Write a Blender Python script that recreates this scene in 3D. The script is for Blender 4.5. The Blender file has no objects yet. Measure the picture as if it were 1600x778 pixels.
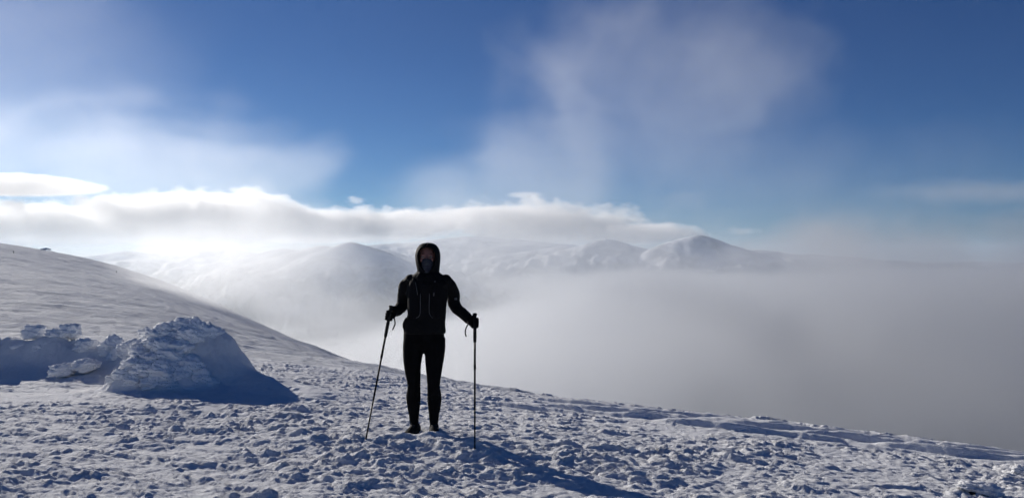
import bpy, bmesh, math, random
import numpy as np
from mathutils import Vector, Matrix
from mathutils.bvhtree import BVHTree

# ------------------------------------------------------------------ camera, sky, sun, exposure
scene = bpy.context.scene
COL = scene.collection
FPX, CAMZ, HOR = 1232.0, 1.6, 400.0          # focal length in photo pixels, eye height, horizon row
cam_d = bpy.data.cameras.new('camera')
cam_d.sensor_width = 36.0
cam_d.lens = 36.0 * FPX / 1600.0
cam_d.clip_start, cam_d.clip_end = 0.1, 120000.0
cam = bpy.data.objects.new('camera', cam_d)
COL.objects.link(cam)
cam.location = (0, 0, CAMZ)
cam.rotation_euler = (math.radians(90) + math.atan((HOR - 389.0) / FPX), 0, 0)
scene.camera = cam

SUN_EL, SUN_AZ = math.radians(16.0), math.radians(-42.0)    # azimuth from +Y towards +X
sun_dir = Vector((math.sin(SUN_AZ) * math.cos(SUN_EL), math.cos(SUN_AZ) * math.cos(SUN_EL), math.sin(SUN_EL)))
world = bpy.data.worlds.new('World')
scene.world = world
world.use_nodes = True
wn, wl = world.node_tree.nodes, world.node_tree.links
bg = wn['Background']
sky = wn.new('ShaderNodeTexSky')
sky.sky_type = 'NISHITA'
sky.sun_disc = False
sky.sun_elevation, sky.sun_rotation = SUN_EL, SUN_AZ
sky.altitude, sky.air_density, sky.dust_density, sky.ozone_density = 2400.0, 1.0, 0.30, 10.0
SKY = 0.053


# the phone's contrast curve on the sky, pivoted on its mid blue
sep, com = wn.new('ShaderNodeSeparateColor'), wn.new('ShaderNodeCombineColor')
wl.new(sky.outputs[0], sep.inputs[0])
for ch, piv, pw in ((0, 0.040 / SKY, 1.28), (1, 0.095 / SKY, 1.22), (2, 0.26 / SKY, 1.08)):
    dv, pwn, ml = (wn.new('ShaderNodeMath') for _ in range(3))
    dv.operation, pwn.operation, ml.operation = 'DIVIDE', 'POWER', 'MULTIPLY'
    dv.inputs[1].default_value, pwn.inputs[1].default_value, ml.inputs[1].default_value = piv, pw, piv
    wl.new(sep.outputs[ch], dv.inputs[0])
    wl.new(dv.outputs[0], pwn.inputs[0])
    wl.new(pwn.outputs[0], ml.inputs[0])
    wl.new(ml.outputs[0], com.inputs[ch])
wl.new(com.outputs[0], bg.inputs['Color'])
bg.inputs['Strength'].default_value = SKY
sun_d = bpy.data.lights.new('sun', 'SUN')
sun_d.energy, sun_d.angle, sun_d.color = 4.9, math.radians(0.53), (1.0, 0.945, 0.865)
sun = bpy.data.objects.new('sun', sun_d)
COL.objects.link(sun)
sun.rotation_euler = sun_dir.to_track_quat('Z', 'Y').to_euler()
scene.view_settings.view_transform = 'Standard'
scene.view_settings.look = 'None'
scene.view_settings.exposure = 0.14
scene.view_settings.gamma = 1.0
cy = scene.cycles
cy.volume_bounces, cy.max_bounces = 3, 5
cy.diffuse_bounces, cy.glossy_bounces, cy.transparent_max_bounces = 3, 2, 64
cy.volume_step_rate = 4.0
cy.use_adaptive_sampling = True
cy.adaptive_threshold = 0.05
cy.volume_max_steps = 400
cy.use_denoising = True


# ------------------------------------------------------------------ helpers
def W(px, py, D):
    """Photo pixel at depth D (metres along +Y) -> a point in the place."""
    return Vector(((px - 800.0) / FPX * D, D, CAMZ - (py - HOR) / FPX * D))


def tag(o, label=None, cat=None, group=None, kind=None):
    for k, v in (('label', label), ('category', cat), ('group', group), ('kind', kind)):
        if v:
            o[k] = v
    return o


def link(name, data, parent=None, mat=None):
    o = bpy.data.objects.new(name, data)
    COL.objects.link(o)
    if parent is not None:
        o.parent = parent
    if mat is not None and data is not None and not data.materials:
        data.materials.append(mat)
    return o


def empty(name, loc, rz=0.0):
    o = bpy.data.objects.new(name, None)
    COL.objects.link(o)
    o.location = loc
    o.rotation_euler = (0, 0, rz)
    o.empty_display_size = 0.2
    return o


def grid_mesh(name, X, Y, Z, smooth=True):
    ny, nx = X.shape
    co = np.stack([X, Y, Z], -1).reshape(-1, 3).astype(np.float32)
    i = (np.arange(ny - 1)[:, None] * nx + np.arange(nx - 1)[None, :]).ravel()
    quads = np.stack([i, i + 1, i + 1 + nx, i + nx], -1).astype(np.int32)
    me = bpy.data.meshes.new(name)
    me.vertices.add(len(co))
    me.vertices.foreach_set('co', co.ravel())
    me.loops.add(quads.size)
    me.loops.foreach_set('vertex_index', quads.ravel())
    me.polygons.add(len(quads))
    me.polygons.foreach_set('loop_start', np.arange(0, quads.size, 4, dtype=np.int32))
    me.polygons.foreach_set('loop_total', np.full(len(quads), 4, dtype=np.int32))
    me.polygons.foreach_set('use_smooth', np.full(len(quads), smooth, dtype=bool))
    me.update(calc_edges=True)
    return me


def _h(ix, iy, seed):
    h = (ix.astype(np.int64) * 374761393 + iy.astype(np.int64) * 668265263 + seed * 1274126177) & 0x7fffffff
    h = ((h ^ (h >> 13)) * 1274126177) & 0x7fffffff
    return h ^ (h >> 16)


_GA = np.arange(1024) * (2 * np.pi / 1024)
_GC, _GS = np.cos(_GA), np.sin(_GA)


def perlin(x, y, seed=0):
    x0, y0 = np.floor(x), np.floor(y)
    fx, fy = x - x0, y - y0
    ix, iy = x0.astype(np.int64), y0.astype(np.int64)
    u, v = fx * fx * fx * (fx * (fx * 6 - 15) + 10), fy * fy * fy * (fy * (fy * 6 - 15) + 10)

    def g(dx, dy):
        a = _h(ix + dx, iy + dy, seed) & 1023
        return _GC[a] * (fx - dx) + _GS[a] * (fy - dy)
    a, b = g(0, 0), g(1, 0)
    c, d = g(0, 1), g(1, 1)
    top = a + u * (b - a)
    bot = c + u * (d - c)
    return (top + v * (bot - top)) * 1.5


def fbm(x, y, octv=4, seed=0, gain=0.5, lac=2.03):
    s, a, t = 0.0, 1.0, 0.0
    for k in range(octv):
        s = s + a * perlin(x, y, seed + k * 17)
        t += a
        a *= gain
        x, y = x * lac + 3.7, y * lac - 1.9
    return s / t


def cells(x, y, seed=0):
    """distance to nearest jittered point, and that cell's random value"""
    ix, iy = np.floor(x).astype(np.int64), np.floor(y).astype(np.int64)
    best = np.full(x.shape, 9.0)
    val = np.zeros(x.shape)
    for dx in (-1, 0, 1):
        for dy in (-1, 0, 1):
            h = _h(ix + dx, iy + dy, seed)
            px = ix + dx + (h & 255) / 255.0
            py = iy + dy + ((h >> 8) & 255) / 255.0
            d = (px - x) ** 2 + (py - y) ** 2
            m = d < best
            best = np.where(m, d, best)
            val = np.where(m, ((h >> 16) & 255) / 255.0, val)
    return np.sqrt(best), val


def sstep(a, b, x):
    t = np.clip((x - a) / (b - a), 0, 1)
    return t * t * (3 - 2 * t)


def dome(d):
    return np.sqrt(np.clip(1 - d * d, 0, 1))


def gauss(x, y, cx, cy_, sx, sy, ang=0.0):
    ca, sa = math.cos(ang), math.sin(ang)
    u, v = (x - cx) * ca + (y - cy_) * sa, -(x - cx) * sa + (y - cy_) * ca
    return np.exp(-(u / sx) ** 2 - (v / sy) ** 2)


# ------------------------------------------------------------------ materials
def new_mat(name):
    m = bpy.data.materials.new(name)
    m.use_nodes = True
    return m, m.node_tree.nodes, m.node_tree.links


def ramp(nodes, pts):
    r = nodes.new('ShaderNodeValToRGB')
    e = r.color_ramp.elements
    while len(e) > 1:
        e.remove(e[-1])
    e[0].position, e[0].color = pts[0][0], (*pts[0][1], 1)
    for p, c in pts[1:]:
        k = e.new(p)
        k.color = (*c, 1)
    return r


def noise_node(n, l, scale, detail=4, rough=0.55, vec=None, coord='Object', stretch=None):
    if vec is None:
        tc = n.new('ShaderNodeTexCoord')
        vec = tc.outputs[coord]
    if stretch:
        mp = n.new('ShaderNodeMapping')
        mp.inputs['Scale'].default_value = stretch[0]
        mp.inputs['Rotation'].default_value = stretch[1]
        l.new(vec, mp.inputs[0])
        vec = mp.outputs[0]
    t = n.new('ShaderNodeTexNoise')
    t.inputs['Scale'].default_value = scale
    t.inputs['Detail'].default_value = detail
    t.inputs['Roughness'].default_value = rough
    l.new(vec, t.inputs['Vector'])
    return t.outputs[0]


def snow_material(name, scales, dist, tint=((0.85, 0.855, 0.865), (0.93, 0.93, 0.935)), stretch=None, rough=0.95):
    m, n, l = new_mat(name)
    b = n['Principled BSDF']
    b.inputs['Roughness'].default_value = rough
    b.inputs['Specular IOR Level'].default_value = 0.06
    f = noise_node(n, l, scales[0], 5, 0.6, stretch=stretch)
    r = ramp(n, [(0.3, tint[0]), (0.7, tint[1])])
    l.new(f, r.inputs[0])
    l.new(r.outputs[0], b.inputs['Base Color'])
    prev = None
    for s, d in zip(scales, dist):
        bp = n.new('ShaderNodeBump')
        bp.inputs['Strength'].default_value = 1.0
        bp.inputs['Distance'].default_value = d
        l.new(noise_node(n, l, s, 4, 0.6, stretch=stretch), bp.inputs['Height'])
        if prev:
            l.new(prev, bp.inputs['Normal'])
        prev = bp.outputs[0]
    l.new(prev, b.inputs['Normal'])
    return m


def cloth(name, col, rough=0.8, bump=0.0, scale=300, spec=0.15):
    m, n, l = new_mat(name)
    b = n['Principled BSDF']
    b.inputs['Roughness'].default_value = rough
    b.inputs['Specular IOR Level'].default_value = spec
    f = noise_node(n, l, scale * 0.05, 4)
    r = ramp(n, [(0.35, tuple(c * 0.75 for c in col)), (0.65, tuple(c * 1.2 for c in col))])
    l.new(f, r.inputs[0])
    l.new(r.outputs[0], b.inputs['Base Color'])
    if bump:
        bp = n.new('ShaderNodeBump')
        bp.inputs['Distance'].default_value = bump
        l.new(noise_node(n, l, scale, 3), bp.inputs['Height'])
        l.new(bp.outputs[0], b.inputs['Normal'])
    return m


M_SNOW = snow_material('snow_crust', (16.0, 45.0, 110.0, 240.0), (0.010, 0.014, 0.009, 0.004))
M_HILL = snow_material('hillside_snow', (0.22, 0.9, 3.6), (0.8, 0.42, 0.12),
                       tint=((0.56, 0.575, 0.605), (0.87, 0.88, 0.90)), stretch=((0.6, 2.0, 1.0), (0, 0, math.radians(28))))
M_RIME = snow_material('rime_crust', (3.0, 9.0, 26.0), (0.012, 0.007, 0.003))


# ------------------------------------------------------------------ the shape of the summit
R_K = np.array([-400, -60, -10, 0, 6, 12, 20, 36, 60, 87, 162, 275, 380, 471, 560, 652, 760, 900, 1200.])
H_K = np.array([-60.0, -3.0, 0.419, 0.081, 0.0, -0.227, -0.802, -2.559, -4.005, -5.099, -4.853, -4.437, -3.381, 0.314, 8.205, 10.694, -19.188, -60.0, -160.0])
K_K = np.array([0.01291, 0.01144, 0.01012, 0.009, 0.0119, 0.01624, 0.01334, 0.00651, 0.00512, 0.00404, 0.00312, 0.0023, 0.00169, 0.00152, 0.00155, 0.00147, 0.00132, 0.00119, 0.00108])
R_S, R_C, C_0, FLANK = math.sin(0.64128), math.cos(0.64128), 1.9396, 0.5


def smooth_interp(r, xs, ys):
    # Catmull-Rom style monotone-ish cubic
    m = np.gradient(ys, xs)
    i = np.clip(np.searchsorted(xs, r) - 1, 0, len(xs) - 2)
    h = xs[i + 1] - xs[i]
    t = np.clip((r - xs[i]) / h, 0, 1)
    return ((2 * t**3 - 3 * t**2 + 1) * ys[i] + (t**3 - 2 * t**2 + t) * h * m[i]
            + (-2 * t**3 + 3 * t**2) * ys[i + 1] + (t**3 - t**2) * h * m[i + 1])


def zbase(x, y):
    r, c = -R_S * x + R_C * y, R_C * x + R_S * y - C_0
    k = np.interp(r, R_K, K_K)
    cp = np.maximum(c, 0)
    cl = FLANK / 2 / k                            # beyond this the flank keeps a steady slope
    drop = np.where(cp < cl, k * cp * cp, k * cl * cl + FLANK * (cp - cl))
    cn = np.maximum(-c, 0)
    drop = drop + np.minimum(0.0008 * cn * cn, 0.06 * cn)
    z = smooth_interp(r, R_K, H_K) - drop
    return z + 5.0 * gauss(x, y, 12, 100, 18, 30) + 4.5 * gauss(x, y, 34, 105, 20, 28)


MOUND = W(283, 592, 11.0)
USHAPE = Vector((0.905, -0.425))                  # the wind's direction: ridges lie along it


def near_detail(x, y):
    z = np.zeros_like(x)
    # person's stance: firm little rise
    z += 0.10 * gauss(x, y, -0.73, 6.8, 1.3, 1.0) + 0.05 * gauss(x, y, -0.35, 6.30, 0.42, 0.28, -0.5)
    # snow pushed up in front of the shoes
    z += 0.045 * gauss(x, y, -0.90, 6.50, 0.12, 0.05) + 0.045 * gauss(x, y, -0.66, 6.50, 0.11, 0.05)
    # drift behind the cairn, tailing off to the right and towards the camera
    # the crusted heap itself: a steep-sided mound, knobbly to windward, smooth on the lee (right) side
    hx, hy = (x + 4.44), (y - 11.05)
    heap_h = np.exp(-(np.abs(hx + 0.02) / (0.64 + 0.06 * perlin(x * 2.1, y * 2.1, 88))) ** 3.4 - (np.abs(hy) / 0.42) ** 2.4)
    toe = 0.6 * gauss(x, y, -4.62, 10.60, 0.62, 0.30)
    hk1 = dome(1.2 * cells(x * 3.4 + 0.35 * perlin(x * 5, y * 5, 96), y * 4.6, 97)[0])
    hk2 = dome(1.3 * cells(x * 8.0, y * 10.0, 98)[0])
    knob = (0.35 * sstep(-3.5, -3.9, x) + 0.65 * sstep(-3.95, -4.75, x)) * sstep(0.04, 0.2, heap_h + 0.9 * toe)
    z += 0.70 * heap_h + 0.20 * toe + knob * (0.16 * hk1 + 0.08 * hk2) + 0.16 * heap_h * fbm(x * 2.6, y * 2.6, 5, 99, 0.6)
    z += 0.20 * gauss(x, y, -3.75, 10.95, 0.5, 0.42, -0.6) + 0.06 * np.clip(fbm(x * 4, y * 4, 4, 86, 0.6), 0, 1) * gauss(x, y, -2.9, 9.9, 0.8, 0.4, -0.6) + 0.17 * gauss(x, y, -3.1, 10.4, 0.6, 0.34, -0.7) + 0.10 * gauss(x, y, -2.4, 9.7, 0.6, 0.3, -0.7)
    # snow packed over and against the wall
    tw = np.clip((-5.05 - x) / 1.85, 0, 1)
    wy = np.where(x > -6.9, 11.75 + 1.2 * tw, 12.95 + (-6.9 - x) * 0.2)
    hw = sstep(-4.9, -5.3, x) * (0.65 + 0.35 * sstep(-6.6, -7.2, x)) * (0.52 + 0.16 * perlin(x * 1.6, x * 0.0 + 2.0, 95) + 0.10 * np.clip(1 - 1.2 * cells(x * 3.1, y * 3.1, 94)[0], 0, 1))
    z += hw * np.exp(-((y - wy) / 0.33) ** 2) + 0.16 * sstep(-5.6, -6.4, x) * np.exp(-((y - wy + 0.5) / 0.6) ** 2)
    # sheltered smooth patches
    smooth = np.clip(0.7 * gauss(x, y, -3.5, 10.7, 0.9, 0.6, -0.7) + 1.0 * gauss(x, y, -2.6, 9.9, 0.7, 0.35, -0.7)
                     + gauss(x, y, -7.6, 12.4, 2.6, 0.75, 0.12) + 0.75 * gauss(x, y, -5.9, 10.2, 1.1, 0.8), 0, 1)
    big = fbm(x * 0.7, y * 0.7, 3, 5)
    z += 0.035 * big
    u = x * USHAPE.x + y * USHAPE.y
    v = -x * USHAPE.y + y * USHAPE.x
    # ---- sastrugi on the right
    wv = v + 0.22 * perlin(u * 0.55, v * 0.8, 31) + 0.06 * perlin(u * 2.3, v * 2.0, 32)
    sa = sstep(8.35, 8.75, wv) * (1 - sstep(10.3, 11.2, wv)) * sstep(-5.0, -3.6, u + 0.6 * perlin(v * 2.2, u * 0.4, 33))
    ph = wv / 0.33 + 0.35 * perlin(u * 0.35, v * 1.1, 34)
    fr = ph - np.floor(ph)
    lane = np.floor(ph)
    saw = np.where(fr < 0.25, sstep(0, 0.25, fr), 1 - sstep(0.3, 1.0, fr) * 1.0)
    h = (_h(lane.astype(np.int64), np.floor(u * 0.45 + lane * 0.37).astype(np.int64), 7) & 255) / 255.0
    brk = sstep(-0.55, 0.15, perlin(u * 0.8 + lane * 3.1, lane * 1.7, 35))
    z += sa * (0.115 * saw * brk * (0.6 + 0.4 * perlin(u * 0.5, lane * 2.1, 36)) + 0.01 * fbm(x * 9, y * 9, 2, 37))
    # ---- crusted lumps everywhere else
    rough = (1 - smooth) * (1 - 0.93 * sa)
    su, sv = u * 0.72, v                            # lumps are longer along the wind
    w1 = 0.16 * perlin(x * 3.1, y * 3.1, 41)
    w2 = 0.16 * perlin(x * 3.1, y * 3.1, 42)
    d1, h1 = cells((su + w1) * 3.3, (sv + w2) * 3.9, 51)
    lump1 = dome(d1 * (1.25 + 0.5 * h1)) * sstep(0.42, 0.9, h1 + 0.35 * fbm(x * 0.9, y * 0.9, 2, 52))
    d2, h2 = cells((su + 0.6 * w2) * 7.5, (sv - 0.6 * w1) * 8.5, 61)
    lump2 = dome(d2 * 1.35) * sstep(0.35, 0.8, h2 + 0.4 * fbm(x * 1.6, y * 1.6, 2, 62))
    d3, h3 = cells(su * 17 + w1 * 5, sv * 18 - w2 * 5, 71)
    lump3 = dome(d3 * 1.4) * sstep(0.3, 0.8, h3)
    d4, h4 = cells(su * 31 - w2 * 6, sv * 32 + w1 * 6, 73)
    lump4 = dome(d4 * 1.45) * sstep(0.25, 0.7, h4)
    patch = 0.55 + 0.45 * sstep(-0.35, 0.3, fbm(x * 0.55, y * 0.8, 3, 81))
    nearc = 0.85 + 0.35 * gauss(x, y, -0.4, 6.1, 1.5, 1.0)
    clus = np.clip(sstep(-0.02, 0.22, fbm(x * 0.75 + 3, y * 1.15, 3, 83)) + 0.8 * gauss(x, y, -0.5, 6.2, 1.3, 0.9) + 0.6 * gauss(x, y, 0.2, 8.2, 1.6, 0.6) + 0.8 * gauss(x, y, -4.5, 9.9, 1.4, 0.5), 0.12, 1)
    # broken crust: plates with sharp edges, rough on top
    p1 = fbm(su * 1.9 + w1, sv * 3.0 + w2, 5, 101, 0.62)
    p2 = fbm(su * 5.2, sv * 7.4, 4, 111, 0.62)
    p3 = fbm(x * 15.0, y * 16.0, 3, 121, 0.6)
    plate = 0.026 * sstep(-0.02, 0.14, p1) + 0.016 * sstep(0.02, 0.15, p2) * sstep(-0.15, 0.2, p1) + 0.008 * sstep(0.0, 0.18, p3)
    z += rough * nearc * patch * (0.9 * plate + 0.040 * lump1 * sstep(-0.1, 0.15, p2) * clus + 0.014 * lump2 * (0.25 + 0.75 * clus) + 0.011 * lump3 + 0.0065 * lump4)
    z += rough * 0.016 * sstep(0.02, 0.16, fbm(su * 0.75, sv * 5.5, 4, 131, 0.55)) * sstep(0.2, -1.5, x)
    z += rough * (0.008 * fbm(su * 3.2, sv * 4.2, 5, 91, 0.62) + 0.005 * np.abs(fbm(x * 21, y * 21, 2, 92)))
    z += (1 - rough) * 0.005 * fbm(su * 5, sv * 14, 3, 93)
    return z


def zground(x, y):
    xa, ya = np.array([[float(x)]]), np.array([[float(y)]])
    return float((zbase(xa, ya) + near_detail(xa, ya))[0, 0])


def axis(segs):
    out = [segs[0][0]]
    for a, b, s0, s1 in segs:
        p = a
        while p < b - 1e-6:
            t = (p - a) / (b - a)
            p += s0 + (s1 - s0) * t
            out.append(p)
    return np.array(out)


def build_ground():
    half = axis([(0.0, 4.5, .0185, .0185), (4.5, 9.0, .0185, .035), (9.0, 15.0, .035, .25)])
    xs = np.concatenate([-half[:0:-1], half])
    ys = axis([(-9.0, 3.8, .5, .1), (3.8, 4.6, .1, .015), (4.6, 8.5, .015, .0175), (8.5, 14.5, .0175, .030), (14.5, 31.0, .030, .20)])
    X, Y = np.meshgrid(xs, ys)
    edge = np.maximum(sstep(13.0, 15.0, np.abs(X)), sstep(27.0, 31.0, Y))
    Z = zbase(X, Y) + near_detail(X, Y) * (1 - edge) - 0.35 * edge
    me = grid_mesh('ground', X, Y, Z)
    return tag(link('ground', me, mat=M_SNOW), 'snow crusted summit ground underfoot', kind='structure')


def build_hillside():
    rad = np.geomspace(11.0, 1150.0, 560)
    th = np.radians(np.concatenate([np.linspace(-110, -48, 40)[:-1], np.linspace(-48, 24, 560), np.linspace(24, 110, 60)[1:]]))
    R, T = np.meshgrid(rad, th, indexing='ij')
    X, Y = R * np.sin(T), R * np.cos(T)
    Z = zbase(X, Y)
    a = math.radians(-12)
    u, v = X * math.cos(a) + Y * math.sin(a), -X * math.sin(a) + Y * math.cos(a)
    amp = np.clip(R / 60.0, 0.15, 1.6)
    Z += amp * (0.85 * fbm(u * 0.030, v * 0.085, 6, 201, 0.6) + 0.10 * np.abs(fbm(u * 0.10, v * 0.33, 4, 203)))
    Z += 1.3 * fbm(X * 0.011, Y * 0.011, 3, 202) * sstep(60, 200, R)
    # lower shoulder is broken and crusty
    sh = gauss(X, Y, 16, 102, 40, 50)
    Z += sh * (0.9 * np.abs(fbm(X * 0.11, Y * 0.11, 4, 205)) + 0.3 * fbm(X * 0.5, Y * 0.5, 3, 206))
    inside = (1 - sstep(11.5, 13.5, np.abs(X))) * (1 - sstep(25, 28.5, Y))
    Z -= 0.6 * inside
    me = grid_mesh('hillside', X, Y, Z)
    return tag(link('hillside', me, mat=M_HILL), 'smooth wind scoured snow slope falling away beyond the summit', kind='structure')


# ------------------------------------------------------------------ far mountains
def mountain_material():
    m, n, l = new_mat('mountain_snow_and_heather')
    b = n['Principled BSDF']
    b.inputs['Roughness'].default_value = 0.85
    b.inputs['Specular IOR Level'].default_value = 0.1
    geo = n.new('ShaderNodeNewGeometry')
    sx = n.new('ShaderNodeSeparateXYZ')
    l.new(geo.outputs['Normal'], sx.inputs[0])
    px = n.new('ShaderNodeSeparateXYZ')
    l.new(geo.outputs['Position'], px.inputs[0])
    f1 = noise_node(n, l, 0.0050, 8, 0.65)
    f2 = noise_node(n, l, 0.011, 5, 0.6)
    # snow line: lower ground is thin on snow, heather shows
    mr = n.new('ShaderNodeMapRange')
    mr.inputs['From Min'].default_value, mr.inputs['From Max'].default_value = -420.0, -40.0
    mr.inputs['To Min'].default_value, mr.inputs['To Max'].default_value = -0.22, 0.30
    l.new(px.outputs['Z'], mr.inputs['Value'])
    a1 = n.new('ShaderNodeMath'); a1.operation = 'MULTIPLY_ADD'
    l.new(f1, a1.inputs[0]); a1.inputs[1].default_value = 0.9
    l.new(mr.outputs[0], a1.inputs[2])
    a2 = n.new('ShaderNodeMath'); a2.operation = 'MULTIPLY_ADD'
    l.new(f2, a2.inputs[0]); a2.inputs[1].default_value = 0.30
    l.new(a1.outputs[0], a2.inputs[2])
    r = ramp(n, [(0.58, (0.14, 0.14, 0.145)), (0.74, (0.42, 0.43, 0.45)), (0.94, (0.78, 0.79, 0.81))])
    l.new(a2.outputs[0], r.inputs[0])
    l.new(r.outputs[0], b.inputs['Base Color'])
    bp = n.new('ShaderNodeBump')
    bp.inputs['Distance'].default_value = 14.0
    l.new(f2, bp.inputs['Height'])
    l.new(bp.outputs[0], b.inputs['Normal'])
    return m


PEAKS = [  # px, py of the top, distance, flank slope, elongation angle
    (548, 378, 4600, 0.42, 0.5, 1.5), (505, 384, 5000, 0.40, 0.2, 1.4), (600, 390, 5600, 0.36, -0.4, 1.5), (440, 388, 6200, 0.34, 0.1, 1.6),
    (735, 369, 8200, 0.22, 0.1, 2.3), (670, 376, 8800, 0.22, 0.0, 2.0), (815, 374, 8000, 0.24, 0.2, 1.8),
    (880, 384, 6800, 0.28, -0.3, 1.6), (945, 373, 6000, 0.40, 0.4, 1.5), (1030, 399, 6600, 0.26, 0.0, 1.5),
    (1092, 367, 5600, 0.50, -0.5, 1.3), (1140, 383, 5900, 0.36, 0.3, 1.5), (1185, 390, 6400, 0.26, 0.0, 2.0),
    (1270, 397, 6900, 0.2, 0.0, 2.4), (1400, 408, 7600, 0.18, 0.0, 2.6), (1520, 408, 9200, 0.14, 0.1, 3.0), (1640, 416, 8600, 0.16, 0, 2.6),
    (340, 388, 7000, 0.25, 0, 2), (200, 392, 8000, 0.25, 0, 2), (40, 390, 8500, 0.25, 0, 2), (-200, 385, 8000, 0.25, 0, 2),
    (1900, 410, 9000, 0.2, 0, 2.5), (720, 440, 5000, 0.36, 0.7, 1.4), (640, 425, 5200, 0.34, -0.3, 1.4), (860, 430, 5200, 0.30, -0.2, 1.5),
]


def build_mountains():
    rad = np.geomspace(420.0, 15000.0, 420)
    th = np.radians(np.linspace(-62, 62, 760))
    R, T = np.meshgrid(rad, th, indexing='ij')
    X, Y = R * np.sin(T), R * np.cos(T)
    wx = 260 * fbm(X / 1500, Y / 1500, 4, 301)
    wy = 260 * fbm(X / 1500, Y / 1500, 4, 302)
    Z = np.full_like(X, -420.0) + 60 * fbm(X / 1800, Y / 1800, 4, 303)
    rid = 1 - np.abs(fbm(X / 520, Y / 520, 6, 310, 0.56)) * 2.2
    fine = 16 * fbm(X / 260, Y / 260, 4, 350)
    for i, (px, py, D, sl, an, el) in enumerate(PEAKS):
        p = W(px, py, D)
        dx, dy = X - p.x + 0.8 * wx, Y - p.y + 0.8 * wy
        i0 = np.unravel_index(np.argmin((X - p.x) ** 2 + (Y - p.y) ** 2), X.shape)
        dx, dy = dx - 0.8 * wx[i0], dy - 0.8 * wy[i0]
        ca, sa = math.cos(an), math.sin(an)
        du, dv = (dx * ca + dy * sa) / el, -dx * sa + dy * ca
        d = np.sqrt(du * du + dv * dv + 35.0 ** 2) - 35.0
        # gullies and spurs
        h = p.z - 1.2 * sl * d * (1.08 - 0.62 * (rid - 0.5) * np.clip(d / 350, 0, 1)) + fine * np.clip(d / 200, 0, 1)
        Z = np.maximum(Z, h)
    me = grid_mesh('mountains', X, Y, Z)
    return tag(link('mountains', me, mat=mountain_material()), 'snow streaked mountain range and valley beyond the mist', kind='structure')


build_ground()
build_hillside()
build_mountains()


# ------------------------------------------------------------------ mist, clouds and haze: density fields sampled on grids
def vol_material(name, density, aniso, color=(1, 1, 1)):
    m, n, l = new_mat(name)
    n.remove(n['Principled BSDF'])
    v = n.new('ShaderNodeVolumePrincipled')
    v.inputs['Color'].default_value = (*color, 1)
    v.inputs['Density'].default_value = density
    v.inputs['Anisotropy'].default_value = aniso
    l.new(v.outputs[0], n['Material Output'].inputs['Volume'])
    return m


class Field:
    """tiny expression builder for a geometry-node tree"""

    def __init__(self, tree):
        self.t, self.n, self.l = tree, tree.nodes, tree.links
        p = self.n.new('GeometryNodeInputPosition')
        self.pos = p.outputs[0]
        s = self.n.new('ShaderNodeSeparateXYZ')
        self.l.new(self.pos, s.inputs[0])
        self.x, self.y, self.z = s.outputs

    def m(self, op, a, b=None, c=None, clamp=False):
        k = self.n.new('ShaderNodeMath')
        k.operation = op
        k.use_clamp = clamp
        for i, q in enumerate((a, b, c)):
            if q is None:
                continue
            if isinstance(q, (int, float)):
                k.inputs[i].default_value = q
            else:
                self.l.new(q, k.inputs[i])
        return k.outputs[0]

    def noise(self, scale, detail=4, rough=0.5, offset=(0, 0, 0), dist=0.0):
        mp = self.n.new('ShaderNodeVectorMath')
        mp.operation = 'MULTIPLY_ADD'
        mp.inputs[1].default_value = scale
        mp.inputs[2].default_value = offset
        self.l.new(self.pos, mp.inputs[0])
        t = self.n.new('ShaderNodeTexNoise')
        t.inputs['Scale'].default_value = 1.0
        t.inputs['Detail'].default_value = detail
        t.inputs['Roughness'].default_value = rough
        t.inputs['Distortion'].default_value = dist
        self.l.new(mp.outputs[0], t.inputs['Vector'])
        return t.outputs[0]

    def blob(self, c, s, power=1.0):
        """1 at the centre, 0 on the ellipsoid, negative beyond"""
        v = self.n.new('ShaderNodeVectorMath')
        v.operation = 'SUBTRACT'
        self.l.new(self.pos, v.inputs[0])
        v.inputs[1].default_value = c
        d = self.n.new('ShaderNodeVectorMath')
        d.operation = 'DIVIDE'
        self.l.new(v.outputs[0], d.inputs[0])
        d.inputs[1].default_value = s
        q = self.n.new('ShaderNodeVectorMath')
        q.operation = 'LENGTH'
        self.l.new(d.outputs[0], q.inputs[0])
        return self.m('SUBTRACT', 1.0, q.outputs['Value'])

    def step(self, a, b, v, lo=0.0, hi=1.0):
        k = self.n.new('ShaderNodeMapRange')
        k.interpolation_type = 'SMOOTHSTEP'
        for i, q in ((0, v), (1, a), (2, b), (3, lo), (4, hi)):
            if isinstance(q, (int, float)):
                k.inputs[i].default_value = q
            else:
                self.l.new(q, k.inputs[i])
        return k.outputs[0]

    def total(self, items, op='ADD'):
        a = items[0]
        for b in items[1:]:
            a = self.m(op, a, b)
        return a


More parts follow.
